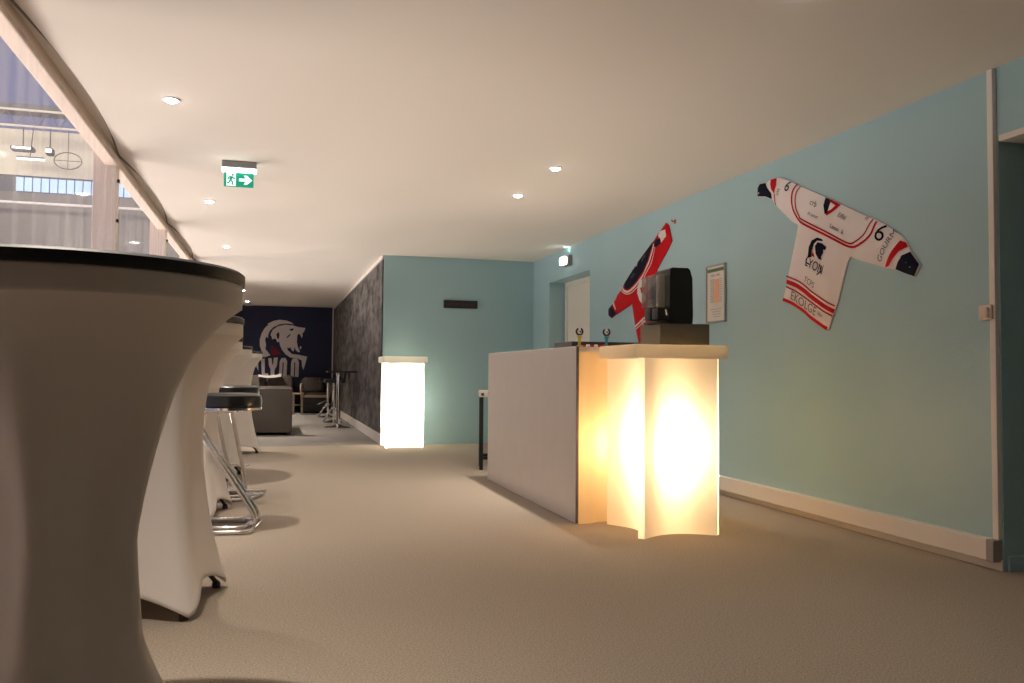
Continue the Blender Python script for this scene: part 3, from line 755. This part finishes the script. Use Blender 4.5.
J.text('6', (534, 278), (553, 288), .145, 'navycloth', 'numeral', 1.2)
J.text('6', (181, 101), (198, 109), .10, 'navycloth', 'numeral', 1.2)
J.text('GOURM', (556, 326), (581, 276), .058, 'greyprint')
J.text('VIS', (149, 122), (153, 102), .042, 'greyprint')
J.text('EKOLGE', (242, 544), (285, 574), .085, 'greyprint', sx=1.0)
J.text('TCPS', (268, 464), (286, 477), .055, 'greyprint')
J.text('bbr', (308, 586), (318, 593), .04, 'greyprint')
J.text('crb', (283, 165), (296, 172), .055, 'greyprint'); J.text('H xaner', (283, 210), (300, 217), .034, 'greyprint', sx=1.1)
J.text('Eiffel', (390, 214), (404, 222), .042, 'greyprint'); J.text('Leon  k', (374, 262), (392, 272), .040, 'navycloth', sx=1.2)
J.text('m', (478, 220), (488, 226), .04, 'greyprint')
# lion crest of the chest
J.part('crest', [(262, 372), (268, 330), (280, 305), (300, 294), (318, 300), (322, 308), (300, 306), (288, 318), (280, 345), (278, 368)], 'navycloth', .0026, .02)
J.part('crest', [(292, 326), (302, 312), (318, 316), (334, 330), (330, 342), (322, 340), (322, 352), (314, 366), (316, 380), (304, 374), (294, 356)], 'navycloth', .0026, .02)
J.part('crest', [(278, 362), (284, 346), (290, 370)], 'red', .0030, .02)
J.text('LYON', (287, 402), (309, 414), .090, 'navycloth', 'crest_lettering', .85)
J.stripe('crest_line', [(258, 372), (256, 388), (270, 396)], .009, 'navycloth'); J.stripe('crest_line', [(316, 400), (312, 420), (298, 436)], .009, 'navycloth')

RO = [(365, 62), (378, 75), (385, 110), (393, 150), (375, 190), (345, 245), (318, 295), (330, 330), (345, 420), (372, 590), (300, 622), (232, 646), (225, 620), (215, 570), (206, 505), (199, 457), (190, 465), (160, 485), (130, 505), (122, 508), (100, 528), (85, 515), (85, 482), (105, 458), (118, 438), (128, 415), (150, 385), (162, 358), (185, 320), (230, 250), (270, 195), (305, 150), (320, 125), (345, 90)]
R_ = Jersey('hockey_jersey', 'red and navy hockey jersey on the wall, partly behind the black dispenser', 590, 210, 4.88, RO, 'red')
R_.part('yoke', [(300, 156), (306, 162), (303, 190), (287, 250), (262, 300), (236, 344), (200, 383), (187, 389), (171, 381), (165, 362), (188, 320), (233, 252), (272, 197)], 'navycloth', .0022, label='navy yoke')
R_.stripe('yoke_stripe', [(312, 166), (310, 192), (294, 254), (269, 305), (243, 350), (205, 391), (185, 399), (166, 390), (158, 374)], .020, 'whitecloth')
R_.stripe('yoke_stripe', [(321, 175), (319, 196), (304, 259), (278, 311), (252, 357), (210, 402), (185, 410), (162, 400), (152, 388)], .009, 'whitecloth')
R_.part('cuff', [(316, 152), (330, 140), (347, 142), (350, 164), (328, 184), (314, 176)], 'navycloth', .0026, label='navy cuff')
R_.part('cuff_band', [(336, 104), (368, 96), (373, 128), (352, 160), (348, 138), (334, 126)], 'whitecloth', .0024, label='white sleeve flash')
R_.part('cuff', [(104, 462), (118, 484), (122, 507), (101, 526), (87, 514), (87, 483)], 'navycloth', .0024, label='navy cuff')
R_.stripe('cuff_line', [(110, 452), (122, 468), (127, 486)], .026, 'whitecloth')
R_.stripe('hem_stripe', [(216, 572), (240, 556), (266, 530), (300, 512)], .018, 'whitecloth'); R_.stripe('hem_stripe', [(220, 584), (244, 568), (270, 544), (300, 526)], .010, 'whitecloth')
R_.text('4', (228, 268), (236, 256), .085, 'whitecloth', 'numeral', 1.3)
R_.text('8', (146, 386), (154, 374), .06, 'whitecloth', 'numeral')
R_.text('pro', (262, 232), (272, 216), .06, 'greyprint'); R_.text('mtx', (212, 320), (222, 306), .06, 'greyprint')
R_.text('JM', (268, 552), (282, 540), .10, 'whitecloth')
# crest edge of the chest, beside the tank
R_.part('crest', [(238, 372), (250, 345), (270, 330), (285, 345), (275, 372), (262, 380), (268, 410), (282, 430), (262, 462), (246, 440), (236, 405)], 'whitecloth', .0024, .03)
R_.part('crest', [(250, 380), (260, 376), (266, 400), (256, 408)], 'red', .0034, .03)

# ------------------------------------------------------------------ lion mural on the navy wall
def W(cx, cy):
    px, py = 240+cx/7.59, 300+cy/7.59; v = on(px, py, 1, YF-.004); return v
mt = thing('lion_mural', 'pale roaring lion emblem over big LYON lettering on the navy wall', 'mural', (.15, YF-.001, 1.5))
def mural(name, poly, m, dy=-.003):
    b = MB(); P = [(W(*p).x-.15, dy, W(*p).z-1.5) for p in poly]
    r = delaunay_2d_cdt([Vector((p[0], p[2])) for p in P], [(i, (i+1) % len(P)) for i in range(len(P))], [list(range(len(P)))], 1, 1e-6)
    f = [b.bm.verts.new((v.x, dy, v.y)) for v in r[0]]; g = [b.bm.verts.new((v.x, 0, v.y)) for v in r[0]]
    for t in r[2]: b.bm.faces.new([f[i] for i in t]); b.bm.faces.new([g[i] for i in t][::-1])
    for e in [e for e in b.bm.edges if len(e.link_faces) == 1 and abs(e.verts[0].co.y-dy) < 1e-5]:
        u, v = e.verts; b.bm.faces.new((u, v, g[f.index(v)], g[f.index(u)]))
    return b.build(name, m, mt)
mural('mane', [(160, 430), (168, 400), (150, 345), (150, 300), (165, 250), (190, 210), (218, 186), (205, 182), (255, 158), (300, 150), (350, 155), (385, 168), (410, 184), (350, 178), (300, 184), (255, 205), (228, 232), (214, 262), (212, 290), (200, 278), (190, 300), (198, 340), (192, 372), (210, 392), (232, 420), (190, 434)], 'muralwhite')
mural('lion_face', [(236, 250), (250, 225), (285, 200), (340, 188), (400, 192), (440, 205), (496, 212), (492, 228), (482, 248), (474, 250), (476, 270), (468, 290), (456, 262), (442, 256), (434, 275), (432, 320), (440, 360), (456, 394), (444, 396), (425, 384), (414, 355), (408, 390), (395, 385), (380, 356), (374, 366), (358, 360), (362, 380), (395, 410), (440, 415), (510, 430), (500, 470), (482, 530), (470, 505), (468, 460), (440, 445), (380, 436), (345, 412), (320, 380), (304, 345), (298, 315), (282, 322), (276, 300), (262, 292), (244, 300), (240, 278), (232, 268)], 'muralwhite')
mural('ear_inner', [(276, 262), (292, 240), (300, 262), (296, 292), (284, 296)], 'navy', -.006)  # navy ear detail of the emblem
mural('eye', [(376, 222), (400, 216), (412, 218), (396, 234), (382, 232)], 'navy', -.006)
mural('cheek_line', [(352, 286), (372, 262), (384, 254), (380, 268), (362, 288)], 'navy', -.006)
mural('lower_fang', [(452, 372), (458, 348), (466, 356), (464, 370)], 'muralwhite')
mural('red_flash', [(238, 378), (242, 345), (262, 362), (285, 378), (312, 410), (286, 414), (262, 424), (240, 412)], 'muralred')
LT_ = {'L': [(160, 448), (188, 444), (188, 556), (214, 556), (214, 584), (166, 584)],
       'Y': [(214, 442), (240, 440), (244, 488), (252, 488), (256, 438), (288, 436), (280, 500), (262, 530), (262, 588), (232, 588), (232, 525), (220, 500)],
       'O': [(300, 470), (314, 440), (346, 440), (358, 465), (352, 584), (326, 584), (332, 476), (324, 470), (318, 584), (296, 584)],
       'N': [(384, 584), (388, 470), (400, 444), (434, 444), (448, 470), (444, 584), (416, 584), (420, 476), (412, 470), (408, 584)]}
for k in LT_: mural('letter', LT_[k], 'muralwhite')
mural('shield_edge', [(120, 500), (138, 480), (140, 536)], 'muralwhite')
